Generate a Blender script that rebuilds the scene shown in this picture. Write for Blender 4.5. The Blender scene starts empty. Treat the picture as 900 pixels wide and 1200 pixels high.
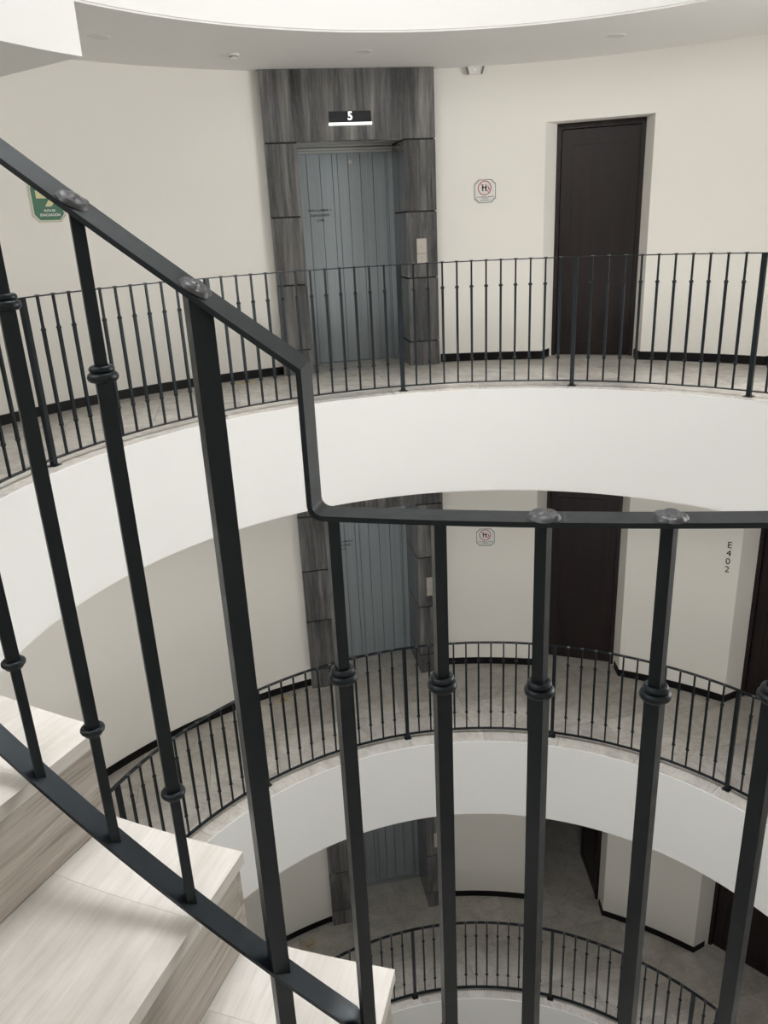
import bpy, bmesh, math, random
from mathutils import Vector, Matrix
random.seed(7)
S = bpy.context.scene
COL = S.collection
R_ = math.radians
PI = math.pi

# ------------------------------------------------------------------ camera, world, light, exposure
# world origin: centre of the round atrium, on the finished floor of the fifth level (z = 0)
cam_d = bpy.data.cameras.new('camera'); cam = bpy.data.objects.new('camera', cam_d); COL.objects.link(cam)
pt, rl = 0.35084, -0.0482
F = Vector((0, math.cos(pt), -math.sin(pt))); U0 = Vector((0, math.sin(pt), math.cos(pt))); R0 = Vector((1, 0, 0))
RR = math.cos(rl) * R0 + math.sin(rl) * U0; UU = -math.sin(rl) * R0 + math.cos(rl) * U0
M = Matrix((RR, UU, -F)).transposed().to_4x4(); M.translation = (-0.616, -3.3443, 1.2111)
cam.matrix_world = M
cam_d.sensor_fit = 'VERTICAL'; cam_d.sensor_height = 36; cam_d.sensor_width = 27
cam_d.lens = 918.92 / 1200 * 36; cam_d.clip_start = 0.02
S.camera = cam
S.view_settings.view_transform = 'Standard'; S.view_settings.look = 'None'
S.view_settings.gamma = 1; S.view_settings.use_curve_mapping = False
S.view_settings.exposure = 0.0
w = bpy.data.worlds.new('overcast_sky'); S.world = w; w.use_nodes = True
bg = w.node_tree.nodes['Background']; bg.inputs['Color'].default_value = (0.80, 0.90, 1.0, 1); bg.inputs['Strength'].default_value = 0.6
SKY_Z = 16.0                                     # height of the skylight over the atrium
ld = bpy.data.lights.new('skylight_daylight', 'AREA'); ld.shape = 'DISK'; ld.size = 5.0
ld.energy = 1620; ld.color = (0.985, 0.98, 1.0)
WIN = {5: (335.0, 375.0), 4: (245.0, 292.0), 3: (245.0, 292.0), 6: (206.0, 246.0)}; FILL_Z0, FILL_Z1 = 0.25, 2.2      # unseen openings added on each level, for fill light on the far walls
for lz, we, wl in ((0.0, 190, 5), (-3.2, 118, 4), (-6.4, 6, 3), (2.05, 95, 6)):
    wd_ = bpy.data.lights.new('window_daylight', 'AREA'); wd_.shape = 'RECTANGLE'; wd_.size = 2.6; wd_.size_y = 1.9 if wl < 6 else 1.4; wd_.energy = we; wd_.color = (1.0, 0.985, 0.96)
    wo = bpy.data.objects.new('window_daylight', wd_); COL.objects.link(wo); a_ = math.radians(sum(WIN[wl]) / 2)
    wo.location = (4.35 * math.cos(a_), 4.35 * math.sin(a_), lz + 1.22); wo.rotation_euler = (math.pi / 2, 0, a_ + math.pi / 2)
lo = bpy.data.objects.new('skylight_daylight', ld); lo.location = (0, 0, SKY_Z - 0.05); COL.objects.link(lo)

# ------------------------------------------------------------------ measures
FF = 3.2; RI = 2.578; RW = 3.92; RJ = 4.13; RAIL = 2.68; FASC = 0.80; CEIL = FF - FASC - 0.01
SOFF = -0.8
LEVELS = {5: 0.0, 4: -FF, 3: -2 * FF}
DOOR_AZ = {1: 70.8, 2: 43.6}; DO_W = 6.3; DO_J = 5.0; DO_H = 1.945
PORT_A = Vector((-1.431, 3.566)); PORT_B = Vector((-0.044, 3.811))
PORT_L, PORT_R = 111.5, 90.66

# ------------------------------------------------------------------ materials
def mat(name, col, rough=0.5, metal=0.0, spec=0.5):
    m = bpy.data.materials.new(name); m.use_nodes = True
    b = m.node_tree.nodes['Principled BSDF']
    b.inputs['Base Color'].default_value = (*col, 1); b.inputs['Roughness'].default_value = rough
    b.inputs['Metallic'].default_value = metal; b.inputs['Specular IOR Level'].default_value = spec
    return m
def nd(m, t, **k):
    n = m.node_tree.nodes.new(t)
    for a, v in k.items(): setattr(n, a, v)
    return n
def lk(m, a, b): m.node_tree.links.new(a, b)
def bsdf(m): return m.node_tree.nodes['Principled BSDF']
def coords(m, scale, jitter=True):
    tc = nd(m, 'ShaderNodeTexCoord'); mp = nd(m, 'ShaderNodeMapping'); mp.inputs['Scale'].default_value = scale
    if jitter:
        oi = nd(m, 'ShaderNodeObjectInfo'); mul = nd(m, 'ShaderNodeVectorMath', operation='SCALE'); cx = nd(m, 'ShaderNodeCombineXYZ')
        for i in range(3): lk(m, oi.outputs['Random'], cx.inputs[i])
        mul.inputs['Scale'].default_value = 37.0; lk(m, cx.outputs[0], mul.inputs[0])
        ad = nd(m, 'ShaderNodeVectorMath', operation='ADD'); lk(m, tc.outputs['Object'], mp.inputs[0]); lk(m, mp.outputs[0], ad.inputs[0]); lk(m, mul.outputs[0], ad.inputs[1])
        return ad.outputs[0]
    lk(m, tc.outputs['Object'], mp.inputs[0]); return mp.outputs[0]
def noise(m, vec, scale, detail=6, rough=0.6, dist=0.0):
    n = nd(m, 'ShaderNodeTexNoise'); n.inputs['Scale'].default_value = scale; n.inputs['Detail'].default_value = detail
    n.inputs['Roughness'].default_value = rough; n.inputs['Distortion'].default_value = dist; lk(m, vec, n.inputs['Vector']); return n.outputs['Fac']
def ramp(m, fac, stops):
    r = nd(m, 'ShaderNodeValToRGB'); e = r.color_ramp.elements
    while len(e) < len(stops): e.new(0.5)
    for i, (p, c) in enumerate(stops): e[i].position = p; e[i].color = (*c, 1)
    lk(m, fac, r.inputs[0]); return r.outputs[0]
def mix(m, a, b, fac, mode='MIX'):
    x = nd(m, 'ShaderNodeMix', data_type='RGBA', blend_type=mode)
    for s, v in ((0, fac), (6, a), (7, b)):
        if hasattr(v, 'is_output'): lk(m, v, x.inputs[s])
        else: x.inputs[s].default_value = v if s == 0 else (*v, 1)
    return x.outputs[2]
def bump(m, fac, strength, dist=0.002):
    b = nd(m, 'ShaderNodeBump'); b.inputs['Strength'].default_value = strength; b.inputs['Distance'].default_value = dist
    lk(m, fac, b.inputs['Height']); lk(m, b.outputs[0], bsdf(m).inputs['Normal'])
def plaster(name, c, var=0.03):
    m = mat(name, c, 0.85, spec=0.25); v = coords(m, (1, 1, 1), False)
    f = noise(m, v, 2.2, 5); d = tuple(x * (1 - var) for x in c)
    lk(m, ramp(m, f, [(0.3, d), (0.7, c)]), bsdf(m).inputs['Base Color'])
    bump(m, noise(m, v, 160, 3), 0.08, 0.001); return m
M_FASCIA = plaster('white_plaster', (0.80, 0.80, 0.785), 0.012)
M_WALL = plaster('warm_white_plaster', (0.88, 0.86, 0.808), 0.015)
M_CEIL = plaster('ceiling_plaster', (0.84, 0.83, 0.81), 0.015)
M_BASE = mat('black_baseboard', (0.005, 0.0045, 0.005), 0.45, spec=0.2)
def black_metal():
    m = mat('black_painted_iron', (0.006, 0.007, 0.009), 0.42, spec=0.42); v = coords(m, (1, 1, 1))
    f = noise(m, v, 60, 4); lk(m, ramp(m, f, [(0.3, (0.0028, 0.0040, 0.0058)), (0.75, (0.0055, 0.0072, 0.0092))]), bsdf(m).inputs['Base Color'])
    bsdf(m).inputs['Specular Tint'].default_value = (0.80, 0.92, 1.0, 1)
    lk(m, ramp(m, noise(m, v, 35, 4), [(0.3, (0.33,) * 3), (0.7, (0.45,) * 3)]), bsdf(m).inputs['Roughness'])
    bump(m, noise(m, v, 220, 3), 0.12, 0.0006); return m
M_IRON = black_metal()
M_ROS = mat('cast_iron_rosette', (0.06, 0.061, 0.065), 0.45, 0.3, 0.55)
def dark_stone():
    m = mat('dark_veined_stone', (0.1, 0.1, 0.1), 0.10, spec=0.5)
    v = coords(m, (9, 0.7, 9)); v2 = coords(m, (34, 2.2, 34))
    a = ramp(m, noise(m, v, 1.0, 6, 0.62, 0.5), [(0.28, (0.042, 0.043, 0.045)), (0.5, (0.110, 0.110, 0.111)), (0.72, (0.260, 0.250, 0.238))])
    b = ramp(m, noise(m, v2, 1.0, 5, 0.6, 0.4), [(0.3, (0.36,) * 3), (0.66, (1.25,) * 3)])
    c = mix(m, a, b, 0.75, 'MULTIPLY')
    v3 = coords(m, (7, 4, 7)); s = ramp(m, noise(m, v3, 2.5, 8, 0.7, 2.2), [(0.485, (0, 0, 0)), (0.5, (1, 1, 1)), (0.515, (0, 0, 0))])
    g = nd(m, 'ShaderNodeMath', operation='MULTIPLY'); g.inputs[1].default_value = 0.22; lk(m, s, g.inputs[0])
    lk(m, mix(m, c, (0.30, 0.29, 0.27), g.outputs[0]), bsdf(m).inputs['Base Color']); return m
M_STONE = dark_stone()
M_JOINT = mat('black_joint', (0.006, 0.006, 0.007), 0.7)
def floor_stone():
    m = mat('grey_floor_stone', (0.4, 0.38, 0.35), 0.27, spec=0.5)
    v = coords(m, (1, 1, 1)); a = ramp(m, noise(m, v, 3.2, 8, 0.62, 1.2), [(0.25, (0.42, 0.395, 0.36)), (0.5, (0.565, 0.54, 0.50)), (0.75, (0.68, 0.66, 0.62))])
    v2 = coords(m, (1.0, 2.6, 1)); s = ramp(m, noise(m, v2, 2.6, 7, 0.65, 1.8), [(0.475, (0, 0, 0)), (0.5, (1, 1, 1)), (0.525, (0, 0, 0))])
    g = nd(m, 'ShaderNodeMath', operation='MULTIPLY'); g.inputs[1].default_value = 0.34; lk(m, s, g.inputs[0])
    c = mix(m, a, (0.20, 0.175, 0.145), g.outputs[0]); oi = nd(m, 'ShaderNodeObjectInfo')
    t = ramp(m, oi.outputs['Random'], [(0, (0.86, 0.86, 0.86)), (1, (1.08, 1.07, 1.05))])
    lk(m, mix(m, c, t, 1.0, 'MULTIPLY'), bsdf(m).inputs['Base Color']); return m
M_FLOOR = floor_stone()
M_GROUT = mat('grey_grout', (0.20, 0.19, 0.17), 0.8)
def stair_stone():  # tread stone with heavier streaks; riser shading is also in this darker colour
    m = mat('beige_streaked_stone', (0.66, 0.62, 0.56), 0.5, spec=0.35)
    v = coords(m, (2.2, 46, 46)); a = ramp(m, noise(m, v, 1.0, 7, 0.65, 0.35), [(0.22, (0.18, 0.15, 0.122)), (0.42, (0.38, 0.34, 0.30)), (0.70, (0.51, 0.475, 0.43))])
    v3 = coords(m, (5, 120, 120)); s = ramp(m, noise(m, v3, 1.0, 5, 0.7, 0.6), [(0.34, (0.50, 0.46, 0.42)), (0.50, (1, 1, 1))])
    c = mix(m, a, s, 0.65, 'MULTIPLY')
    v2 = coords(m, (2, 4, 4)); b = ramp(m, noise(m, v2, 1.5, 5), [(0.3, (0.88, 0.87, 0.86)), (0.7, (1.06, 1.06, 1.06))])
    lk(m, mix(m, c, b, 1.0, 'MULTIPLY'), bsdf(m).inputs['Base Color']); bump(m, noise(m, v3, 1.0, 4), 0.15, 0.001); return m
M_STAIR = stair_stone()
def stair_tread():
    m = mat('pale_streaked_stone', (0.7, 0.67, 0.62), 0.5, spec=0.35)
    v = coords(m, (5.0, 85, 85)); a = ramp(m, noise(m, v, 1.0, 7, 0.7, 0.5), [(0.25, (0.53, 0.495, 0.45)), (0.5, (0.62, 0.595, 0.555)), (0.75, (0.69, 0.67, 0.63))])
    v2 = coords(m, (3, 5, 5)); b = ramp(m, noise(m, v2, 1.6, 6, 0.6, 0.8), [(0.3, (0.86, 0.85, 0.83)), (0.62, (1.04, 1.04, 1.04))])
    lk(m, mix(m, a, b, 1.0, 'MULTIPLY'), bsdf(m).inputs['Base Color']); bump(m, noise(m, v, 1.5, 4), 0.12, 0.001); return m
M_TREAD = stair_tread()
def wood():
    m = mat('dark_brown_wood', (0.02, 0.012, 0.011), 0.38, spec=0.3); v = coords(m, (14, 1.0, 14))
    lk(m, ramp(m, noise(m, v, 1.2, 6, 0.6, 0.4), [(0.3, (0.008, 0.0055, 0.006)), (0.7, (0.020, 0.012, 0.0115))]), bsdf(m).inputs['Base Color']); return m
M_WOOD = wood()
def lift_metal():
    m = mat('grey_blue_lift_metal', (0.23, 0.255, 0.265), 0.40, 0.35); v = coords(m, (60, 0.6, 60))
    lk(m, ramp(m, noise(m, v, 1.0, 4), [(0.3, (0.275, 0.315, 0.335)), (0.7, (0.335, 0.375, 0.395))]), bsdf(m).inputs['Base Color']); return m
M_LIFT = lift_metal()
M_STEEL = mat('brushed_steel', (0.46, 0.46, 0.45), 0.33, 0.85)
M_BRASS = mat('worn_champagne_plate', (0.47, 0.44, 0.39), 0.4, 0.2)
M_DISP = mat('black_display_glass', (0.012, 0.014, 0.018), 0.25)
M_WHITE = mat('white_plastic', (0.80, 0.79, 0.76), 0.45)
M_LENS = mat('frosted_lens', (0.70, 0.69, 0.66), 0.5)
M_INK = mat('black_print', (0.012, 0.012, 0.013), 0.6)
M_INKG = mat('grey_print', (0.03, 0.034, 0.036), 0.6)
M_SIGNW = mat('white_sign_face', (0.80, 0.79, 0.76), 0.5)
M_GREENEDGE = mat('dark_green_line', (0.06, 0.09, 0.075), 0.5)
M_RED = mat('red_print', (0.42, 0.05, 0.07), 0.5)
M_GREEN = mat('sign_green', (0.010, 0.125, 0.055), 0.45)
M_LUM = mat('pale_luminous_yellow', (0.66, 0.64, 0.35), 0.5)
M_CREAM = mat('cream_sign_plate', (0.70, 0.68, 0.56), 0.5)
M_YEL = mat('yellow_floor_print', (0.55, 0.40, 0.14), 0.5)
M_BROWN = mat('brown_floor_print', (0.28, 0.15, 0.08), 0.5)
M_LAMPD = mat('dark_lamp_face', (0.17, 0.18, 0.165), 0.3)
def emit(name, c, s):
    m = mat(name, c, 0.5); bsdf(m).inputs['Emission Color'].default_value = (*c, 1); bsdf(m).inputs['Emission Strength'].default_value = s; return m
M_LED = emit('lit_white_display', (1.0, 1.0, 0.98), 1.0)
M_LEDR = emit('indicator_led', (1.0, 0.75, 0.65), 1.0)

# ------------------------------------------------------------------ helpers
def linkobj(name, me, parent=None, mw=None):
    o = bpy.data.objects.new(name, me); COL.objects.link(o)
    if parent: o.parent = parent
    if mw is not None: o.matrix_basis = mw
    return o
def tag(o, label=None, cat=None, group=None, kind=None):
    if label: o['label'] = label
    if cat: o['category'] = cat
    if group: o['group'] = group
    if kind: o['kind'] = kind
    return o
def empty(name, mw=None, label=None, cat=None, group=None, kind=None, parent=None):
    return tag(linkobj(name, None, parent, mw if mw is not None else Matrix()), label, cat, group, kind)
class MB:
    def __init__(self): self.bm = bmesh.new()
    def hexa(self, p):      # 8 points: bottom 4 ccw, top 4 ccw
        v = [self.bm.verts.new(q) for q in p]
        for f in ((3, 2, 1, 0), (4, 5, 6, 7), (0, 1, 5, 4), (1, 2, 6, 5), (2, 3, 7, 6), (3, 0, 4, 7)): self.bm.faces.new([v[i] for i in f])
        return self
    def box(self, x0, x1, y0, y1, z0, z1):
        return self.hexa([(x0, y0, z0), (x1, y0, z0), (x1, y1, z0), (x0, y1, z0), (x0, y0, z1), (x1, y0, z1), (x1, y1, z1), (x0, y1, z1)])
    def prism(self, poly, z0, z1):   # ccw polygon in xy
        a = [self.bm.verts.new((x, y, z0)) for x, y in poly]; b = [self.bm.verts.new((x, y, z1)) for x, y in poly]; n = len(poly)
        self.bm.faces.new(a[::-1]); self.bm.faces.new(b)
        for i in range(n): self.bm.faces.new((a[i], a[(i + 1) % n], b[(i + 1) % n], b[i]))
        return self
    def frame(self, outer, inner, z0, z1):   # same vertex count, closed band between two outlines
        n = len(outer); V = lambda P, z: [self.bm.verts.new((x, y, z)) for x, y in P]
        a, b, c, d = V(outer, z0), V(outer, z1), V(inner, z1), V(inner, z0)
        for i in range(n):
            j = (i + 1) % n
            for p, q in ((a, b), (b, c), (c, d), (d, a)): self.bm.faces.new((p[i], p[j], q[j], q[i]))
        return self
    def ring(self, r0, r1, z0, z1, a0, a1, step=1.5, b0=None, b1=None):
        b0 = a0 if b0 is None else b0; b1 = a1 if b1 is None else b1
        full = abs(a1 - a0 - 360) < 1e-6; n = max(1, int(math.ceil((a1 - a0) / step)))
        cols = []
        for i in range(n if full else n + 1):
            t = i / n; a = R_(a0 + (a1 - a0) * t); b = R_(b0 + (b1 - b0) * t)
            zz0 = z0(math.degrees(a)) if callable(z0) else z0; zz1 = z1(math.degrees(a)) if callable(z1) else z1
            cols.append([self.bm.verts.new(p) for p in ((r0 * math.cos(a), r0 * math.sin(a), zz0), (r1 * math.cos(b), r1 * math.sin(b), zz0), (r1 * math.cos(b), r1 * math.sin(b), zz1), (r0 * math.cos(a), r0 * math.sin(a), zz1))])
        for i in range(n):
            p, q = cols[i], cols[(i + 1) % len(cols)]
            for k in range(4): self.bm.faces.new((p[k], p[(k + 1) % 4], q[(k + 1) % 4], q[k]))
        if not full: self.bm.faces.new(cols[0][::-1]); self.bm.faces.new(cols[-1])
        return self
    def lathe(self, prof, n=24, c=(0, 0, 0)):
        rows = []
        for r, z in prof:
            if r < 1e-6: rows.append([self.bm.verts.new((c[0], c[1], c[2] + z))])
            else: rows.append([self.bm.verts.new((c[0] + r * math.cos(2 * PI * i / n), c[1] + r * math.sin(2 * PI * i / n), c[2] + z)) for i in range(n)])
        for p, q in zip(rows, rows[1:]):
            for i in range(n):
                j = (i + 1) % n
                if len(p) == 1 and len(q) == 1: continue
                if len(p) == 1: self.bm.faces.new((p[0], q[j], q[i]))
                elif len(q) == 1: self.bm.faces.new((p[i], p[j], q[0]))
                else: self.bm.faces.new((p[i], p[j], q[j], q[i]))
        return self
    def torus(self, rmaj, rmin, z, n=28, m=12, sz=1.0):
        g = [[self.bm.verts.new(((rmaj + rmin * math.cos(2 * PI * j / m)) * math.cos(2 * PI * i / n), (rmaj + rmin * math.cos(2 * PI * j / m)) * math.sin(2 * PI * i / n), z + sz * rmin * math.sin(2 * PI * j / m))) for j in range(m)] for i in range(n)]
        for i in range(n):
            for j in range(m): self.bm.faces.new((g[i][j], g[(i + 1) % n][j], g[(i + 1) % n][(j + 1) % m], g[i][(j + 1) % m]))
        return self
    def bevel(self, w, seg=1, ang=30):
        e = [x for x in self.bm.edges if len(x.link_faces) == 2 and x.calc_face_angle(0) > R_(ang)]
        if e: bmesh.ops.bevel(self.bm, geom=e, offset=w, segments=seg, profile=0.5, affect='EDGES', clamp_overlap=True)
        return self
    def mesh(self, name, m):
        bm = self.bm; bmesh.ops.recalc_face_normals(bm, faces=bm.faces)
        for f in bm.faces: f.smooth = True
        for e in bm.edges:
            if len(e.link_faces) != 2 or e.calc_face_angle(0) > R_(32): e.smooth = False
        me = bpy.data.meshes.new(name); bm.to_mesh(me); bm.free()
        if m: me.materials.append(m)
        return me
    def build(self, name, m, parent=None, mw=None): return linkobj(name, self.mesh(name, m), parent, mw)
def struct(name, mb, m, label, parent=None, mw=None):
    return tag(mb.build(name, m, parent, mw), label, None, None, 'structure') if parent is None else mb.build(name, m, parent, mw)
def pol(r, a): return (r * math.cos(R_(a)), r * math.sin(R_(a)))
def wallframe(az, r, z):    # x to the right seen from the atrium, y up, z towards the atrium
    a = R_(az); m = Matrix(((math.sin(a), 0, -math.cos(a)), (-math.cos(a), 0, -math.sin(a)), (0, 1, 0))).to_4x4()
    m.translation = (r * math.cos(a), r * math.sin(a), z); return m
def text_mesh(txt, size, m, name, align='CENTER', depth=0.0006, shear=0, spacing=1.0, bold=0.0):
    cu = bpy.data.curves.new(name, 'FONT'); cu.body = txt; cu.size = size; cu.align_x = align; cu.align_y = 'CENTER'
    cu.extrude = depth; cu.resolution_u = 3; cu.space_character = spacing; cu.offset = bold
    o = bpy.data.objects.new('tmp', cu); COL.objects.link(o); bpy.context.view_layer.update()
    dg = bpy.context.evaluated_depsgraph_get(); me = bpy.data.meshes.new_from_object(o.evaluated_get(dg))
    bpy.data.objects.remove(o); bpy.data.curves.remove(cu); me.name = name; me.materials.clear(); me.materials.append(m); return me
def T(x, y, z): return Matrix.Translation((x, y, z))
def RZ(a): return Matrix.Rotation(R_(a), 4, 'Z')

# ------------------------------------------------------------------ structure: walls, slabs, ceilings
ORD = {5: 'fifth', 4: 'fourth', 3: 'third'}
def poly_clip(poly, n, d):     # keep n.p >= d
    out = []
    for i in range(len(poly)):
        p, q = poly[i], poly[(i + 1) % len(poly)]
        sp, sq = n[0] * p[0] + n[1] * p[1] - d, n[0] * q[0] + n[1] * q[1] - d
        if sp >= 0: out.append(p)
        if sp * sq < 0: t = sp / (sp - sq); out.append((p[0] + (q[0] - p[0]) * t, p[1] + (q[1] - p[1]) * t))
    return out
def area(p): return 0.5 * sum(p[i][0] * p[(i + 1) % len(p)][1] - p[(i + 1) % len(p)][0] * p[i][1] for i in range(len(p)))

def floor_tiles(root, lv, half):
    # rectangular stone tiles laid square to the lift, cut round along the ring; a curved border course at the edge
    ang = math.atan2(PORT_B.y - PORT_A.y, PORT_B.x - PORT_A.x); ca, sa = math.cos(ang), math.sin(ang)
    TW, TH, G = 0.60, 0.60, 0.0025; n = 0
    for i in range(-9, 9):
        for j in range(-9, 9):
            off = 0.0
            u0, u1, v0, v1 = i * TW + off + G / 2, (i + 1) * TW + off - G / 2, j * TH + G / 2 + .13, (j + 1) * TH - G / 2 + .13
            P = [(u * ca - v * sa, u * sa + v * ca) for u, v in ((u0, v0), (u1, v0), (u1, v1), (u0, v1))]
            c = (sum(p[0] for p in P) / 4, sum(p[1] for p in P) / 4); r = math.hypot(*c); az = math.degrees(math.atan2(c[1], c[0])) % 360
            if r > 5.4 or r < 2.1: continue
            if half and 200 < az < 345: continue
            rad = (c[0] / r, c[1] / r); P = poly_clip(P, rad, 2.79)
            if len(P) < 3: continue
            rec = (abs(az - 101) < 12) or (abs(az - 70.8) < 12 and True) or abs(az - 43.6) < 10
            lim = 5.35 if (lv == 3 and abs(az - 70.8) < 14) else (4.62 if rec else 3.99)
            nseg = 72
            for k in range(nseg):
                a = 2 * PI * k / nseg
                if abs((a - math.atan2(c[1], c[0]) + PI) % (2 * PI) - PI) < 0.5: P = poly_clip(P, (-math.cos(a), -math.sin(a)), -lim)
                if len(P) < 3: break
            if len(P) < 3 or area(P) < 0.004: continue
            MB().prism([(x - c[0], y - c[1]) for x, y in P], -0.014, 0.0).build('tile', M_FLOOR, root, T(c[0], c[1], 0)); n += 1
    st = 14.4
    k = 0
    while k * st < (360 if not half else 200):
        a0 = -15 + k * st if half else k * st; k += 1
        MB().ring(RI + 0.007, 2.80, -0.0008, 0.003, -st / 2 + 0.03, st / 2 - 0.03, 1.2).bevel(0.0008).build('border_tile', M_FLOOR, root, RZ(a0 + st / 2))
for lv, z in LEVELS.items():
    o = ORD[lv]
    slab = tag(MB().ring(RI + 0.001, 6.0, SOFF, -0.014, 0, 360, 1.5).build('floor', M_GROUT, None, T(0, 0, z)), 'ring of grey stone floor tiles around the round atrium, %s level' % o, kind='structure')
    floor_tiles(slab, lv, lv != 5)
    fascia = tag(MB().ring(RI, RI + 0.018, SOFF, -0.001, 0, 360, 1.0).bevel(0.002, 1, 60).build('trim_%d' % lv, M_FASCIA, None, T(0, 0, z)), 'smooth white curved plaster edge band of the %s level slab' % o, kind='structure')
    if lv > 3 or True:
        tag(MB().ring(RI + 0.002, 6.0, SOFF - 0.012, SOFF - 0.001, 0, 360, 1.5).build('ceiling', M_CEIL, None, T(0, 0, z)), 'plain plaster ceiling ring under the %s level slab' % o, kind='structure')
# level above: slab, edge band, ceiling with the stair opening, lowered landing
A0, A1 = -104.6, 166.0
tag(MB().ring(RI + 0.001, 6.0, FF + SOFF, FF, A0, A1, 1.5).build('floor', M_GROUT, None), 'slab of the level above, open over the staircase', kind='structure')
tag(MB().ring(RI, RI + 0.018, FF + SOFF, FF, A0, A1, 1.0).build('trim_6', M_FASCIA, None), 'white curved plaster edge band of the level above, at the top', kind='structure')
tag(MB().ring(RI + 0.002, 6.0, FF + SOFF - 0.012, FF + SOFF - 0.001, A0, A1, 1.5).build('ceiling', M_CEIL, None), 'light grey plaster ceiling with downlights over the fifth level', kind='structure')
tag(MB().ring(RI - 0.004, RW + 0.1, 2.13, FF + SOFF + 0.3, 145.2, A1, 1.0).build('trim_7', M_FASCIA, None), 'white lowered block of the upper stair landing in the top left corner', kind='structure')
# shell above, roof round the skylight, base of the shaft
tag(MB().ring(6.0, 6.1, -11.3, SKY_Z + 0.2, 0, 360, 5).build('wall_outer', M_WALL, None), 'outer shell of the building', kind='structure')  # unseen shell, added so no sky light leaks through gaps
wu = MB().ring(RW, RW + 0.15, 2.39, 2 * FF + 3.0, WIN[6][1], WIN[6][0] + 360, 3).ring(RW, RW + 0.15, 4.05, 2 * FF + 3.0, *WIN[6], 3)
fr = MB().ring(RW + 0.05, RW + 0.1, 2.40, 2.45, *WIN[6]).ring(RW + 0.05, RW + 0.1, 4.0, 4.05, *WIN[6])  # frame of the opening added for fill light from the left
for i in range(4): fr.ring(RW + 0.05, RW + 0.1, 2.40, 4.05, WIN[6][0] + i * 13.13, WIN[6][0] + i * 13.13 + 0.6)
tag(fr.build('window_6', M_BASE, None), 'dark frame of the stairwell window, out of frame on the left', kind='structure')
tag(wu.build('wall_upper', M_WALL, None), 'plain round wall of the level above', kind='structure')
tag(MB().ring(RI, RI + 0.1, 2 * FF + 2.6, SKY_Z, 0, 360, 3).build('wall_lantern', M_FASCIA, None), 'white round drum below the skylight', kind='structure')  # unseen drum, added as a light pipe into the shaft
tag(MB().ring(RI, 6.1, 2 * FF + 2.6, 2 * FF + 2.8, 0, 360, 3).build('ceiling', M_FASCIA, None), 'ceiling of the topmost level', kind='structure')
tag(MB().ring(2.55, 6.1, SKY_Z, SKY_Z + 0.2, 0, 360, 3).build('ceiling', M_FASCIA, None), 'white roof round the circular skylight', kind='structure')
tag(MB().lathe([(0, -10.9), (6.0, -10.9), (6.0, -11.1), (0, -11.1)], 64).build('floor', M_FASCIA, None), 'pale ground at the bottom of the atrium', kind='structure')
tag(MB().ring(RW, RW + 0.2, -10.9, -7.21, 0, 360, 3).build('wall_lower', M_WALL, None), 'plain round wall of the lowest level', kind='structure')

def prof_ring(mb, segs, z0, z1, depth):   # open baseboard strip following radius/azimuth points, inner face towards the atrium
    pts = segs; n = len(pts)
    inn = []; out = []
    P = [Vector(pol(r, a)) for r, a in pts]
    for i in range(n):
        d = (P[min(i + 1, n - 1)] - P[max(i - 1, 0)]).normalized(); nrm = Vector((-d.y, d.x))   # ccw travel: left = towards the centre
        inn.append(P[i] + nrm * depth); out.append(P[i] - nrm * 0.004)
    rows = [[mb.bm.verts.new((p.x, p.y, z)) for p in q] for q, z in ((inn, z0), (inn, z1), (out, z1), (out, z0))]
    for i in range(n - 1):
        for k in range(4): mb.bm.faces.new((rows[k][i], rows[k][i + 1], rows[(k + 1) % 4][i + 1], rows[(k + 1) % 4][i]))
    mb.bm.faces.new([r[0] for r in rows]); mb.bm.faces.new([r[-1] for r in rows]); return mb
BB = 0.072
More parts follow.
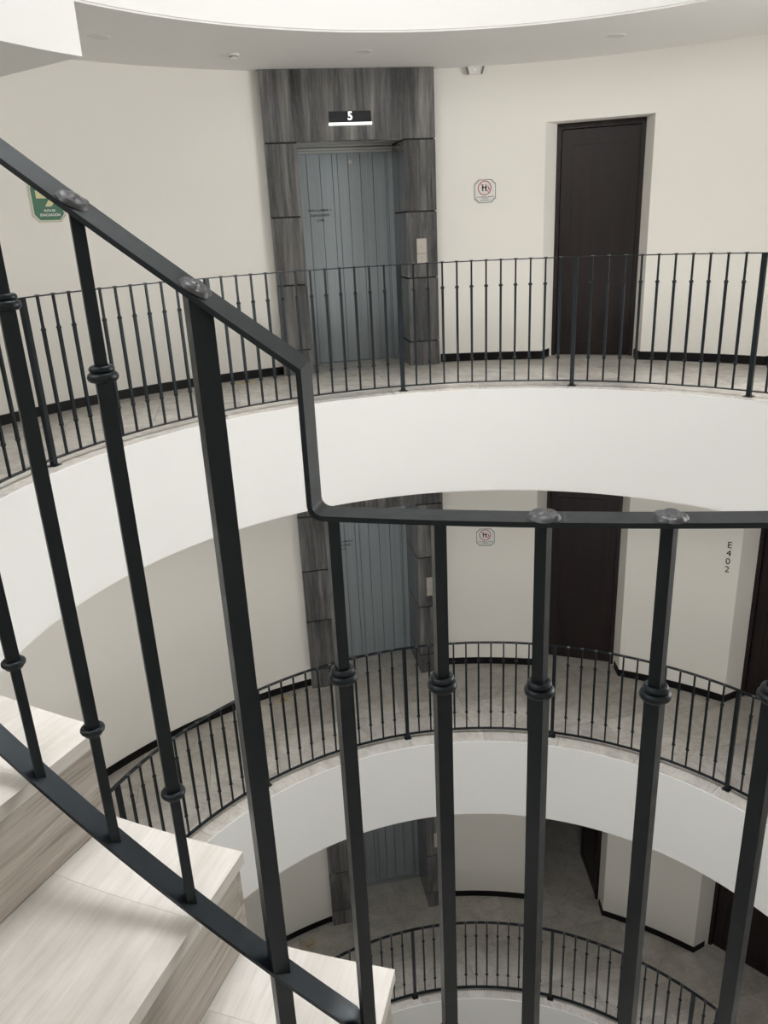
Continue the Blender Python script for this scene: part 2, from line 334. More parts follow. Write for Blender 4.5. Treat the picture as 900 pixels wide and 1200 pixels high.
for lv, z in LEVELS.items():
    o = ORD[lv]; zt = FF + SOFF - 0.012 + (0 if lv == 5 else 0)
    d1a, d1b = DOOR_AZ[1] - DO_W, DOOR_AZ[1] + DO_W; d2a, d2b = DOOR_AZ[2] - DO_W, DOOR_AZ[2] + DO_W; e = DO_W - DO_J
    FILL_A, FILL_B = WIN[lv]
    segs = [('wall_far', d1b, PORT_R, d1b - e, PORT_R + 0.0, 'warm white wall piece between the lift and the first door, %s level'),
            ('wall_right', d2b, d1a, d2b - e, d1a + e, 'warm white wall piece between the two dark doors, %s level'),
            ('wall_near', PORT_L + 88, FILL_A, PORT_L + 88, FILL_A, 'round wall behind the camera, %s level'),
            ('wall_near_right', FILL_B, 360 + d2a, FILL_B, 360 + d2a + e, 'round wall right of the second door, out of frame, %s level'),
            ('wall_left', PORT_L, PORT_L + 88, PORT_L, PORT_L + 88, 'curved warm white wall to the left of the lift, %s level')]
    for nm, a0, a1, b0, b1, lab in segs:
        tag(MB().ring(RW, RJ, -0.013, zt, a0, a1, 1.2, b0, b1).build(nm, M_WALL, None, T(0, 0, z)), lab % o, kind='structure')
    for k, (a, b) in enumerate(((d1a, d1b), (d2a, d2b))):
        tag(MB().ring(RW, RJ + 0.12, DO_H, zt, a, b, 1.05, a + 0, b - 0).build('wall_over_door', M_WALL, None, T(0, 0, z)), 'wall piece above the %s dark door recess, %s level' % (('first', 'second')[k], o), kind='structure')
    tag(MB().ring(RW, RJ, -0.013, FILL_Z0, FILL_A, FILL_B, 1.5).ring(RW, RJ, FILL_Z1, zt, FILL_A, FILL_B, 1.5).build('wall_window', M_WALL, None, T(0, 0, z)), 'wall above and below the near right window, %s level' % o, kind='structure')
    fr = MB()  # frame of the fill light opening added on this level
    for i in range(6): fr.ring(RJ - 0.08, RJ - 0.03, FILL_Z0, FILL_Z1, FILL_A + i * (FILL_B - FILL_A - 0.6) / 5, FILL_A + 0.6 + i * (FILL_B - FILL_A - 0.6) / 5)
    fr.ring(RJ - 0.08, RJ - 0.03, FILL_Z0, FILL_Z0 + 0.05, FILL_A, FILL_B).ring(RJ - 0.08, RJ - 0.03, FILL_Z1 - 0.05, FILL_Z1, FILL_A, FILL_B)
    tag(fr.build('window_%d' % lv, M_BASE, None, T(0, 0, z)), 'dark frame of the near right corridor window, %s level' % o, kind='structure')
    # wall pieces closing round the lift
    for nm, pts, lab in (('baseboard_far', [(RJ - 0.06, d1b - e * 0.70)] + [(RW, d1b + (PORT_R - 0.3 - d1b) * i / 12) for i in range(13)], 'black baseboard right of the lift, %s level'),
                    ('baseboard_right', [(RJ - 0.06, d2b - e * 0.70)] + [(RW, d2b + (d1a - d2b) * i / 12) for i in range(13)] + [(RJ - 0.06, d1a + e * 0.70)], 'black baseboard between the two doors, %s level'),
                    ('baseboard_left', [(RW, PORT_L + 0.2 + 88 * i / 60) for i in range(61)], 'black baseboard of the left curved wall, %s level')):
        tag(prof_ring(MB(), pts, 0.0, BB, 0.011).build(nm, M_BASE, None, T(0, 0, z)), lab % o, kind='structure')

# ------------------------------------------------------------------ doors
def door(n, lv, which, z, opened=False):
    az = DOOR_AZ[which]; o = ORD[lv]; side = {1: 'right of the lift', 2: 'at the right edge'}[which]
    lab = ('dark brown wooden door leaf standing open into a dark room, %s level' if opened else 'dark brown wooden door in a splayed white recess ' + side + ', %s level') % o
    root = empty('door_%d' % n, wallframe(az, RW, z), lab, None, None, 'structure')
    zj = RW - RJ * math.cos(R_(DO_J)); xj = RJ * math.sin(R_(DO_J))
    fr = MB()
    for s in (-1, 1):
        a, b = sorted((s * (xj + 0.03), s * (xj - 0.035))); fr.box(a, b, 0.0, DO_H + 0.02, zj - 0.10, zj + 0.006)
    fr.box(-xj + 0.035, xj - 0.035, DO_H - 0.045, DO_H + 0.02, zj - 0.10, zj + 0.006)
    fr.bevel(0.003).build('frame', M_WOOD, root)
    w2 = xj - 0.038; h = DO_H - 0.05
    lf = MB().box(0, 2 * w2, 0.006, h, -0.04, 0.0).bevel(0.002)
    pn = MB(); P0 = [(0.075, 0.10), (2 * w2 - 0.075, 0.10), (2 * w2 - 0.075, h - 0.10), (0.075, h - 0.10)]; P1 = [(x + (0.022 if x < w2 else -0.022), y + (0.022 if y < 1 else -0.022)) for x, y in P0]
    pn.frame(P0, P1, -0.002, 0.006)
    if opened: mw = T(w2, 0, zj - 0.05) @ Matrix.Rotation(R_(-70), 4, 'Y') @ T(-2 * w2, 0, 0)
    else: mw = T(-w2, 0, zj - 0.022)
    leaf = lf.build('leaf', M_WOOD, root, mw); pn.bevel(0.002).build('panel_moulding', M_WOOD, leaf)
    if not opened: MB().box(-xj, xj, -0.01, DO_H + 0.1, zj - 0.16, zj - 0.11).build('backing', M_WOOD, root)
    return root
door(1, 5, 1, LEVELS[5]); door(2, 4, 1, LEVELS[4]); door(3, 3, 1, LEVELS[3], True)
door(4, 5, 2, LEVELS[5]); door(5, 4, 2, LEVELS[4]); door(6, 3, 2, LEVELS[3])
# room behind the open third level door, its shade put into dark wall colour
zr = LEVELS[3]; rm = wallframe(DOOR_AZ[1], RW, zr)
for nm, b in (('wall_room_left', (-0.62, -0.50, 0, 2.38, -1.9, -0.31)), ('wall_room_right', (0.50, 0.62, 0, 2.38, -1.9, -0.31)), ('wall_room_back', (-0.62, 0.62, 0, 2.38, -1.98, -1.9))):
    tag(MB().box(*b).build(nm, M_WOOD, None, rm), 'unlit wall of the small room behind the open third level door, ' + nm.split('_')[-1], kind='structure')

# ------------------------------------------------------------------ lift: stone portal, doors, display, call panel
ex = Vector((PORT_B.x - PORT_A.x, PORT_B.y - PORT_A.y, 0)); PW = ex.length / 2; ex.normalize(); mid = (PORT_A + PORT_B) / 2
LM = Matrix((ex, Vector((0, 0, 1)), ex.cross(Vector((0, 0, 1))))).transposed().to_4x4(); LM.translation = (mid.x, mid.y, 0)
XL, XR = -0.445, 0.437; DEP = 0.53; HZ = 1.862; JOI = [0.0, 0.215, 0.762, 1.304, HZ]
def lift(lv, z):
    o = ORD[lv]; mw = T(0, 0, z) @ LM; g = 0.006; TOP = FF + SOFF - 0.014
    root = empty('lift_entrance', mw, 'lift entrance with dark veined stone surround and grey metal door, %s level' % o, 'lift')
    core = MB().box(-PW + 0.012, XL - 0.012, 0, TOP, -DEP, -0.018).box(XR + 0.012, PW - 0.012, 0, TOP, -DEP, -0.018).box(XL - 0.012, XR + 0.012, HZ + 0.012, TOP, -DEP, -0.018)
    core.build('backing', M_JOINT, root)
    MB().box(-PW, PW, HZ + g, TOP, -0.02, 0.0).bevel(0.0015).build('stone_panel', M_STONE, root)
    MB().box(XL, XR, HZ, HZ + 0.012, -DEP, -0.021).build('soffit_panel', M_STONE, root)
    for a, b in zip(JOI, JOI[1:]):
        for x0, x1, xi in ((-PW, XL, XL), (XR, PW, XR)):
            MB().box(x0, x1, a + (g if a else 0.001), b - g, -0.02, 0.0).bevel(0.0015).build('stone_panel', M_STONE, root)
            y0, y1 = (XL - 0.012, XL) if xi < 0 else (XR, XR + 0.012)
            MB().box(y0, y1, a + (g if a else 0.001), b - g, -DEP + 0.005, -0.0205).build('reveal_panel', M_STONE, root)
            so = (-PW, -PW + 0.012) if xi < 0 else (PW - 0.012, PW)
            MB().box(so[0], so[1], a + (g if a else 0.001), b - g, -0.12, -0.0205).build('side_panel', M_STONE, root)
    dr = MB().box(-0.375, 0.4, 0.0, 1.82, -0.06, -0.021).build('lift_door', M_JOINT, root, T(0, 0, -DEP)); dr['label'] = 'grey metal lift door of vertical boards with a small printed notice'
    MB().box(XL, -0.372, 0, HZ, -0.06, 0.02).box(0.395, XR, 0, HZ, -0.06, 0.02).box(XL, XR, 1.815, HZ, -0.06, 0.02).bevel(0.002).build('door_frame', M_LIFT, dr)
    MB().box(XL, XR, 1.822, 1.834, 0.0, 0.032).box(XL, XR, 1.842, 1.856, 0.0, 0.034).bevel(0.003).build('head_rail', M_STEEL, dr)
    MB().box(XL, XR, -0.012, 0.004, -0.05, 0.06).bevel(0.002).build('threshold', M_STEEL, dr)
    xs = [-0.372, -0.324, -0.207, -0.098, -0.052, 0.043, 0.154, 0.266, 0.378, 0.395]
    for i, (a, b) in enumerate(zip(xs, xs[1:])):
        zz = -0.006 if i < 3 else -0.002
        MB().box(a + 0.0022, b - 0.0022, 0.006, 1.814, zz - 0.016, zz).bevel(0.0018).build('door_board', M_LIFT, dr)
    MB().lathe([(0, 0.004), (0.006, 0.004), (0.007, 0.0055), (0.017, 0.0055), (0.018, 0.003), (0.018, -0.002), (0, -0.002)], 20).build('key_escutcheon', M_STEEL, dr, T(0.062, 1.743, 0.0))
    for k, s in enumerate(('PARA LLAMAR A', 'ELEVADORES', '(1-N)')):
        linkobj('notice_line', text_mesh(s, 0.029, M_INKG, 'notice_line', bold=0.0001), dr, T(-0.232, 1.356 - 0.042 * k, -0.0005))
    # floor indicator above
    fi = empty('floor_indicator', mw @ T(0, 2.03, 0.001), 'black lift display with a white bar on the stone header, %s level' % o, 'display')
    MB().box(-0.172, 0.172, -0.034, 0.05, 0, 0.010).bevel(0.002).build('screen', M_DISP, fi)
    MB().box(-0.176, 0.176, -0.052, -0.032, 0, 0.014).bevel(0.003).build('light_bar', M_LED, fi)
    linkobj('digit', text_mesh(str(lv), 0.085, M_LED, 'digit', bold=0.002), fi, T(0, 0.012, 0.0108))
    # call panel
    cp = empty('call_panel', mw @ T(0.563, 0.985, 0.001), 'pale two-part lift call plate on the right stone pillar, %s level' % o, 'call panel')
    MB().box(-0.043, 0.043, -0.020, 0.100, 0, 0.008).bevel(0.002).build('plate', M_BRASS, cp)
    MB().box(-0.043, 0.043, -0.100, -0.024, 0, 0.008).bevel(0.002).build('plate', M_BRASS, cp)
    for y in (0.03, -0.055): MB().lathe([(0, 0.012), (0.010, 0.012), (0.012, 0.010), (0.012, 0.006), (0, 0.006)], 16).build('button', M_STEEL, cp, T(0, y, 0))
for lv, z in LEVELS.items(): lift(lv, z)

# ------------------------------------------------------------------ railings
BH = 0.884
def bar_seg(mb, s0, s1, z0, z1):
    a, b = s0 / 2, s1 / 2; return mb.hexa([(-a, -a, z0), (a, -a, z0), (a, a, z0), (-a, a, z0), (-b, -b, z1), (b, -b, z1), (b, b, z1), (-b, b, z1)])
def baluster_mesh(z0=0.0, lower=True, h=BH):
    mb = MB()
    if lower: bar_seg(mb, 0.0125, 0.0125, z0, 0.172); bar_seg(mb, 0.0165, 0.0165, 0.172, 0.708)
    else: bar_seg(mb, 0.0165, 0.0165, z0, 0.708)
    bar_seg(mb, 0.0125, 0.0125, 0.708, h); return mb.mesh('baluster', M_IRON)
ME_BAL = baluster_mesh()
def collar_mesh(n, m, big):
    mb = MB()
    if big: mb.torus(0.0108, 0.0054, -0.002, n, m, 1.0); mb.torus(0.0092, 0.0040, 0.0062, n, m, 1.0)
    else: mb.torus(0.0104, 0.0052, 0.0, n, m, 0.95); mb.torus(0.0088, 0.003, 0.0055, n, m)
    return mb.mesh('collar', M_IRON)
ME_COL_F, ME_COL_N, ME_COL_NL = collar_mesh(12, 6, True), collar_mesh(32, 12, True), collar_mesh(32, 12, False)
def rosette_mesh(nr, na):
    bm = MB(); rnd = random.Random(3); rows = []
    for i in range(nr + 1):
        t = i / nr; row = []
        for j in range(na):
            a = 2 * PI * j / na; lob = abs(math.cos(2.5 * a + 0.5 * t))
            r = 0.0172 * t * (0.91 + 0.09 * lob ** 0.6)
            edge = min(1.0, (1 - t) * 7)
            h = 0.55 * edge * (0.0058 + 0.0042 * (1 - t ** 1.5) + 0.0016 * (lob - 0.6) * min(1, 2 * t) - 0.0016 * math.exp(-((t - 0.36) / 0.10) ** 2) + 0.0005 * math.sin(3 * a + 9 * t))
            row.append((r * math.cos(a), r * math.sin(a), max(0.0, h) if i < nr else -0.0005))
        rows.append(row)
    c = bm.bm.verts.new((0, 0, rows[0][0][2])); prev = None
    for i in range(1, nr + 1):
        vs = [bm.bm.verts.new(p) for p in rows[i]]
        for j in range(na):
            k = (j + 1) % na
            bm.bm.faces.new((c, vs[j], vs[k]) if prev is None else (prev[j], vs[j], vs[k], prev[k]))
        prev = vs
    return bm.mesh('rosette', M_ROS)
ME_ROS_F, ME_ROS_N = rosette_mesh(3, 10), rosette_mesh(10, 60)
def post_mesh(h, s=0.03, z0=0.0): return bar_seg(MB(), s, s, z0, h).bevel(0.0012).mesh('post', M_IRON)
ME_POST = post_mesh(0.929)
ME_FOOT = MB().box(-0.03, 0.03, -0.03, 0.03, 0, 0.006).bevel(0.002).mesh('post_foot', M_IRON)

def add_baluster(root, az, z, me, r=RAIL, twist=0.0, near=False, ros=None, collars=(0.172, 0.708)):
    b = linkobj('baluster', me, root, RZ(az) @ T(r, 0, z) @ RZ(twist))
    for k, cz in enumerate(collars): linkobj('collar', (ME_COL_NL if cz < 0.4 else ME_COL_N) if near else ME_COL_F, b, T(0, 0, cz) if cz > 0.4 else T(0, 0, cz) @ Matrix.Rotation(PI, 4, 'X'))
    if ros is not None: linkobj('rosette', ME_ROS_N if near else ME_ROS_F, b, ros)
    return b
ROSM = T(0, 0, BH + 0.0065)
def balcony(lv, z, posts, a_lo, a_hi, RAIL=RAIL):
    root = empty('balcony_railing', T(0, 0, z), 'black iron railing with knuckled balusters along the round edge of the %s level' % ORD[lv], 'railing')
    MB().ring(RAIL - 0.015, RAIL + 0.015, 0.929, 0.935, a_lo, a_hi, 1.0).build('top_rail', M_IRON, root)
    MB().ring(RAIL - 0.015, RAIL + 0.015, 0.039, 0.045, a_lo, a_hi, 1.0).build('bottom_rail', M_IRON, root)
    ps = sorted(posts)
    for p in ps:
        linkobj('post', ME_POST, root, RZ(p) @ T(RAIL, 0, 0)); linkobj('post_foot', ME_FOOT, root, RZ(p) @ T(RAIL, 0, 0.001))
    for a, b in zip(ps, ps[1:]):
        n = max(1, round((b - a) / 2.37))
        for i in range(1, n): add_baluster(root, a + (b - a) * i / n, 0.045, ME_BAL, RAIL, ros=ROSM)
    return root
balcony(5, 0.0, [-92.75, -66, -37.8, -9.4, 17.3, 44.9, 71.5, 99.1, 129.8, 158.2, 180], -92.75, 180)
balcony(4, -FF, [13, 41.3, 72.8, 100.6, 129, 157.5, 180], 13, 180, 2.72)
balcony(3, -2 * FF, [14, 42.2, 71.2, 101.5, 130, 158.5, 180], 14, 180)

# near guard rail and stair rail: one welded run
near = empty('stair_railing', RZ(-104.8) @ T(RAIL, 0, 0), 'black iron stair railing in the foreground, sloping from upper left then level to the right', 'railing')
NI = (RZ(-104.8) @ T(RAIL, 0, 0)).inverted()
def on(az, z, r=RAIL): return NI @ RZ(az) @ T(r, 0, z)
def sweep(path, wd, th, r=RAIL, bank=None):    # path: (azimuth, z) of the TOP face centre, bar of width wd (radial) and thickness th
    mb = MB(); k = RAIL * PI / 180; n = len(path); P = [Vector((-a * k, z)) for a, z in path]
    top, bot = [], []
    for i in range(n):
        d0 = (P[i] - P[i - 1]).normalized() if i else None; d1 = (P[i + 1] - P[i]).normalized() if i < n - 1 else None
        n0 = Vector((-d0.y, d0.x)) if d0 else None; n1 = Vector((-d1.y, d1.x)) if d1 else None
        if n0 is None: m = n1
        elif n1 is None: m = n0
        else: m = (n0 + n1); m = m / max(0.3, m.dot(n0)) if m.length > 1e-6 else n0
        top.append(P[i]); bot.append(P[i] + m * th)
    rows = []
    for q, rr, sg in ((top, r - wd / 2, 1), (top, r + wd / 2, -1), (bot, r + wd / 2, -1), (bot, r - wd / 2, 1)):
        rows.append([mb.bm.verts.new(NI @ Vector((*[c for c in pol(rr, -p.x / k)], p.y + sg * (bank[i] if bank else 0)))) for i, p in enumerate(q)])
    for i in range(n - 1):
        for j in range(4): mb.bm.faces.new((rows[j][i], rows[j][i + 1], rows[(j + 1) % 4][i + 1], rows[(j + 1) % 4][i]))
    mb.bm.faces.new([x[0] for x in rows]); mb.bm.faces.new([x[-1] for x in rows]); return mb
AD = -104.78
def ztop(a): return 1.0890 + 0.0322 * (AD - a)
def zbot(a): return 0.2155 + 0.0312 * (AD - a)
AEND = -135.0
path = [(AEND + (AD - AEND) * i / 40, 0) for i in range(41)]; path = [(a, ztop(a)) for a, _ in path]
f = 0.010; k = RAIL * PI / 180
path += [(AD, 0.9405 + f)] + [(AD + f * (1 - math.cos(t)) / k, 0.9405 + f * (1 - math.sin(t))) for t in (R_(22), R_(45), R_(68))] + [(AD + f / k, 0.9405)]
path += [(AD + f / k + (-92.75 - AD - f / k) * i / 12, 0.9405) for i in range(1, 13)]
sweep(path, 0.031, 0.0055, bank=[0.0022] * 41 + [0.0] * (len(path) - 41)).bevel(0.0007, 1, 50).build('top_rail', M_IRON, near)
pb = [(AEND + (AD - 0.1 - AEND) * i / 40, 0) for i in range(41)]; pb = [(a, zbot(a)) for a, _ in pb]
pb += [(AD + 0.06, zbot(AD) - 0.012), (AD + 0.08, 0.152)]
sweep(pb, 0.031, 0.0062).bevel(0.0007, 1, 50).build('bottom_rail', M_IRON, near)
MB().ring(RAIL - 0.015, RAIL + 0.015, 0.0445, 0.0505, -104.5, -92.75, 1.0).build('bottom_rail', M_IRON, near, NI)
ME_BAL1 = baluster_mesh(0.106, False)
def facing(az, dv):      # twist of a square bar so that one side turns dv degrees off the stair landing
    x, y = pol(RAIL, az); c = math.degrees(math.atan2(-3.344 - y, -0.616 - x)); return (c + dv - az + 45) % 90 - 45
SLOPE = 0.0322 / k; slope = math.atan(SLOPE)
def slant_mesh(name, parts, tw, z0, h):    # square bar whose two ends are cut to the slope
    mb = MB(); t = R_(tw)
    for (s, a, b) in parts:
        e = s / 2; C = [(-e, -e), (e, -e), (e, e), (-e, e)]
        zz = lambda x, y, z: z - SLOPE * (x * math.sin(t) + y * math.cos(t)) if z in (z0, h) else z
        mb.hexa([(x, y, zz(x, y, a)) for x, y in C] + [(x, y, zz(x, y, b)) for x, y in C])
    return mb.mesh(name, M_IRON)
for a, dv, ro in ((-94.95, -20, 1), (-97.44, -20, 1), (-99.94, -24, 1), (-102.12, 16, 0)):
    b = linkobj('baluster', ME_BAL, near, on(a, 0.0505) @ RZ(facing(a, dv)))
    linkobj('collar', ME_COL_NL, b, T(0, 0, 0.172) @ Matrix.Rotation(PI, 4, 'X')); linkobj('collar', ME_COL_N, b, T(0, 0, 0.698))
    if ro: linkobj('rosette', ME_ROS_N, b, T(0, 0, BH + 0.006) @ RZ(40 * a))
b = linkobj('baluster', ME_BAL1, near, on(-104.47, 0.0505) @ RZ(facing(-104.47, 17))); linkobj('collar', ME_COL_N, b, T(0, 0, 0.698))
SL = [-109.66, -112.02, -114.48, -116.85, -119.25, -124.05, -126.45, -128.85, -131.25]
RT_S = Matrix.Rotation(-slope, 4, 'X')
for a in SL:
    tw = facing(a, 5); hb = ztop(a) - zbot(a) - 0.003
    b = linkobj('baluster', slant_mesh('baluster', ((0.0125, 0.0, 0.178), (0.0165, 0.178, 0.711), (0.0125, 0.711, hb)), tw, 0.0, hb), near, on(a, zbot(a) - 0.001) @ RZ(tw))
    linkobj('collar', ME_COL_NL, b, T(0, 0, 0.178) @ Matrix.Rotation(PI, 4, 'X')); linkobj('collar', ME_COL_N, b, T(0, 0, 0.711))
    if a in (SL[0], SL[3], SL[6]): linkobj('rosette', ME_ROS_N, b, T(0, 0, ztop(a) - zbot(a) + 0.001) @ RZ(-tw) @ RT_S @ RZ(17))
for a in (-107.05, -121.65):
    stepn = int((-104.6 - a) / 5.25) + 1; zb = 0.150 + 0.175 * (stepn - 1); tw = facing(a, 14); hp = ztop(a) - zb - 0.003
    p = linkobj('post', slant_mesh('post', ((0.0225, 0.0, hp),), tw, -9, hp), near, on(a, zb) @ RZ(tw))
    linkobj('rosette', ME_ROS_N, p, T(0, 0, ztop(a) - zb) @ RZ(-tw) @ RT_S @ RZ(70))

# ------------------------------------------------------------------ staircase
RT = 2.545; SA, DA, SZ, DZ = -104.6, 5.25, 0.150, 0.175; NS = 17
stair = empty('staircase', RZ(SA) @ T(RT, 0, 0), 'curving staircase with pale streaked stone steps, lower left', 'staircase'); SI = (RZ(SA) @ T(RT, 0, 0)).inverted()
for i in range(NS):
    a = SA - DA * i; z = SZ + DZ * i; mw = SI @ RZ(a) @ T(0, 0, z)     # local x = radial, nosing on the x axis
    nose = 0.2 ; d = DA + 0.0
    MB().ring(RT, 2.6748, -0.022, 0, -d, nose, 1.2).bevel(0.003, 2, 60).build('tread_end', M_TREAD, stair, mw)
    MB().ring(2.6752, RW - 0.002, -0.022, 0, -d, nose, 1.2).bevel(0.003, 2, 60).build('tread', M_TREAD, stair, mw)
    MB().ring(RT + 0.0112, RW - 0.002, -DZ + (0.001 if i else 0.026), -0.0225, -0.28, 0.0, 1.2).build('riser', M_STAIR, stair, mw)
    MB().ring(RT + 0.002, RT + 0.011, -DZ - (0.10 if i else -0.026), -0.0225, -d + 0.001, 0.0, 0.9).build('end_panel', M_STAIR, stair, mw)
sl = MB()
for i in range(NS):
    a1 = SA - DA * i - 0.3; a0 = SA - DA * (i + 1) + 0.0; z = SZ + DZ * i
    sl.ring(RT + 0.013, RW - 0.003, lambda t, i=i: max(0.006, SZ + DZ * ((SA - t) / DA) - 0.36), z - 0.0235, a0, a1, 1.0)
sl.build('stair_slab', M_FASCIA, stair, SI)

# the flight above the visible one (out of frame, it shades the visible steps) and the next slab
up = MB()
for i in range(NS):
    a1 = SA - DA * i; a0 = a1 - DA; zz = FF + SZ + DZ * i
    up.ring(RT, RW - 0.003, lambda t, i=i: max(FF + 0.006, FF + SZ + DZ * ((SA - t) / DA) - 0.36), zz, a0, a1, 1.0)
tag(up.build('floor_stairs', M_FASCIA), 'underside of the next flight of stairs, overhead', kind='structure')
tag(MB().ring(RI, RW + 0.05, 2 * FF + SOFF, 2 * FF, A0, A1, 2).build('floor', M_FASCIA), 'slab of the topmost level', kind='structure')

# ------------------------------------------------------------------ signs, lettering, small fittings
def notched(w, h, n):     # rectangle with stepped-in corners
    x, y = w / 2, h / 2
    return [(-x, -y + n), (-x + n * 0.55, -y + n * 0.55), (-x + n, -y), (x - n, -y), (x - n * 0.55, -y + n * 0.55), (x, -y + n), (x, y - n), (x - n * 0.55, y - n * 0.55), (x - n, y), (-x + n, y), (-x + n * 0.55, y - n * 0.55), (-x, y - n)]
ev = empty('evacuation_sign', wallframe(137.5, RW - 0.004, 1.475), 'green evacuation route sign with pale arrow on the left curved wall', 'sign')
MB().prism(notched(0.250, 0.285, 0.042), 0, 0.004).bevel(0.0008).build('plate', M_CREAM, ev)
MB().frame(notched(0.238, 0.273, 0.041), notched(0.234, 0.269, 0.041), 0.0041, 0.0044).build('outline', M_GREENEDGE, ev)
MB().prism([(-0.108, -0.088), (-0.072, -0.126), (0.072, -0.126), (0.108, -0.088), (0.108, 0.088), (0.072, 0.126), (-0.072, 0.126), (-0.108, 0.088)], 0.0041, 0.0052).build('green_face', M_GREEN, ev)
MB().prism([(x, y - 0.1425) for x, y in ((-0.077, 0.160), (0.018, 0.160), (-0.022, 0.107), (0.025, 0.107), (0.068, 0.158), (0.006, 0.214), (-0.077, 0.212))], 0.0053, 0.0058).build('arrow', M_LUM, ev)
linkobj('lettering', text_mesh('RUTA DE', 0.020, M_SIGNW, 'lettering', bold=0.0006), ev, T(0.006, 0.079 - 0.1425, 0.0058))
linkobj('lettering', text_mesh('EVACUACIÓN', 0.0235, M_SIGNW, 'lettering', bold=0.0006), ev, T(0.006, 0.050 - 0.1425, 0.0058))

def nosign(lv, z):
    s = empty('prohibition_sign', wallframe(84.4, RW - 0.003, z + 1.441), 'white notched sign with red prohibition ring right of the lift, %s level' % ORD[lv], 'sign')
    MB().prism(notched(0.186, 0.190, 0.034), 0, 0.004).bevel(0.0008).build('plate', M_SIGNW, s)
    MB().frame(notched(0.180, 0.184, 0.034), notched(0.171, 0.175, 0.034), 0.0041, 0.0048).build('outline', M_GREENEDGE, s)
    c = lambda r, n=40: [(r * math.cos(2 * PI * i / n), r * math.sin(2 * PI * i / n)) for i in range(n)]
    MB().frame(c(0.058), c(0.051), 0.0041, 0.0052).build('prohibition_ring', M_RED, s, T(-0.004, 0.026, 0))
    a = R_(-45); d = Vector((math.cos(a), math.sin(a))); nn = Vector((-d.y, d.x)) * 0.0028
    MB().prism([tuple(-d * 0.054 - nn), tuple(d * 0.054 - nn), tuple(d * 0.054 + nn), tuple(-d * 0.054 + nn)], 0.0041, 0.0050).build('slash', M_RED, s, T(-0.004, 0.026, 0))
    for x in (-0.020, 0.006):
        fg = MB().prism([(-0.005, -0.026), (0.005, -0.026), (0.005, 0.0), (0.0095, 0.001), (0.0095, 0.006), (0.004, 0.017), (-0.004, 0.017), (-0.0095, 0.006), (-0.0095, 0.001), (-0.005, 0.0)], 0.0051, 0.0056)
        fg.prism([(0.005 * math.cos(t), 0.0235 + 0.005 * math.sin(t)) for t in [2 * PI * i / 14 for i in range(14)]], 0.0051, 0.0056)
        fg.build('figure', M_INK, s, T(x, 0.026, 0))
    fg = MB().prism([(-0.003, -0.020), (0.004, -0.020), (0.006, 0.004), (0.0, 0.012), (-0.005, 0.004)], 0.0051, 0.0056)
    fg.prism([(0.004 * math.cos(t), 0.017 + 0.004 * math.sin(t)) for t in [2 * PI * i / 14 for i in range(14)]], 0.0051, 0.0056)
    fg.build('figure', M_RED, s, T(0.030, 0.024, 0) @ RZ(20))
    for t, y, sz in (('NO SE PERMITEN MENORES', -0.046, 0.0125), ('DE EDAD', -0.059, 0.0115), ('SIN UN ADULTO', -0.073, 0.0125)):
        linkobj('lettering', text_mesh(t, sz, M_INK, 'lettering', bold=0.0001), s, T(0, y, 0.0046))
nosign(5, 0.0); nosign(4, -FF)
def flat_number(lv, z):
    s = empty('door_number', wallframe(51.38, RW - 0.001, z + 1.475), 'black number E%d02 stacked down the white wall beside the second door' % lv, 'door number')
    for k, ch in enumerate('E%d02' % lv): linkobj('character', text_mesh(ch, 0.086, M_INK, 'character', depth=0.002, bold=0.0), s, T(0, 0.118 - 0.079 * k, 0.001))
flat_number(5, 0.0); flat_number(4, -FF)

zc = FF + SOFF - 0.0125
for (x, y, lab) in ((-2.246, 2.287, 'flush round ceiling downlight nearest the white landing block'), (-0.610, 3.098, 'flush round ceiling downlight in front of the lift header'), (1.186, 2.992, 'flush round ceiling downlight on the right above the dark door')):
    d = empty('downlight', T(x, y, zc), lab, 'downlight', 'ceiling downlights')
    MB().torus(0.062, 0.008, 0.0, 36, 8, 0.6).build('trim_ring', M_WHITE, d)
    MB().lathe([(0, -0.002), (0.056, -0.002), (0.058, 0.001), (0, 0.001)], 32).build('lens', M_LENS, d)
sd = empty('smoke_detector', T(-1.524, 2.974, zc), 'small round white smoke detector on the ceiling left of the lift', 'smoke detector')
MB().lathe([(0, 0.0), (0.045, 0.0), (0.045, -0.008), (0.038, -0.014), (0, -0.014)], 28).build('base', M_WHITE, sd)
MB().lathe([(0, -0.014), (0.028, -0.014), (0.028, -0.024), (0.018, -0.032), (0, -0.033)], 24).build('sensor_head', M_WHITE, sd)
MB().torus(0.0285, 0.003, -0.017, 24, 6).build('vent_gap', M_LAMPD, sd)
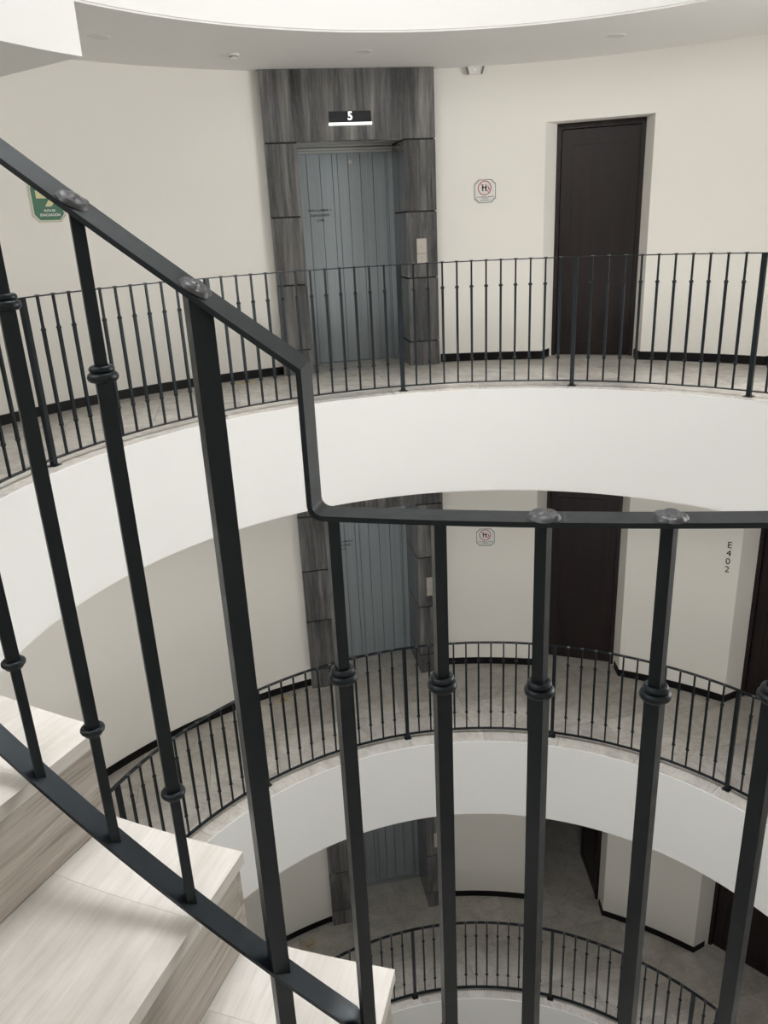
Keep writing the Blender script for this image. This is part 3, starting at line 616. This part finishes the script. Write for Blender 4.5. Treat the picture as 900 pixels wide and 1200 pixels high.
el = empty('emergency_light', wallframe(85.6, RW, 2.352) @ Matrix.Scale(0.74, 4), 'small twin-headed emergency light high on the wall beside the lift', 'emergency light')
MB().prism([(-0.085, 0.05), (-0.060, -0.03), (0.060, -0.03), (0.085, 0.05)], 0, 0.05).bevel(0.006, 2).build('body', M_WHITE, el)
for s in (-1, 1):
    MB().box(-0.010, 0.010, -0.036, 0.036, -0.004, 0.030).bevel(0.004, 2).build('lamp_head', M_LAMPD, el, T(s * 0.082, 0.006, 0.026) @ RZ(s * -17))
MB().lathe([(0, 0.006), (0.004, 0.005), (0.006, 0), (0, 0)], 12).build('indicator', M_LEDR, el, T(0.0, 0.012, 0.05))
for lv, z in LEVELS.items():
    r, a = {5: (3.76, 117.5), 4: (3.80, 116.9), 3: (3.745, 116.9)}[lv]
    fm = empty('floor_marker', RZ(a) @ T(r, 0, z + 0.0005), 'small yellow printed square on the floor left of the lift, %s level' % ORD[lv], 'floor marker')
    q = lambda s, t: [(-s, -t), (s, -t), (s, t), (-s, t)]
    MB().frame(q(0.055, 0.065), q(0.044, 0.054), 0, 0.0008).build('border', M_YEL, fm)
    MB().box(-0.006, 0.006, -0.05, 0.05, 0, 0.0008).build('stripe', M_YEL, fm)
    MB().box(-0.03, -0.018, -0.04, 0.04, 0, 0.0008).build('stripe', M_BROWN, fm)

# unseen lamps added at the foot of the atrium, lifting the dark lower levels
for i in range(6):
    d = empty('lobby_lamp', RZ(60 * i + 30) @ T(3.3, 0, -7.215), 'round lobby ceiling lamp over the pale ground, %s of the shaft' % ('right', 'far side', 'left', 'near left', 'near side', 'near right')[i], 'lamp', 'lobby lamps')
    MB().lathe([(0, -0.02), (0.22, -0.02), (0.24, 0.0), (0, 0.0)], 24).build('shade', M_WHITE, d)
    l = bpy.data.lights.new('lobby_bulb', 'AREA'); l.shape = 'DISK'; l.size = 0.44; l.energy = 7; l.color = (1.0, 0.96, 0.9)
    q = bpy.data.objects.new('lobby_bulb', l); COL.objects.link(q); q.parent = d; q.location = (0, 0, -0.03)
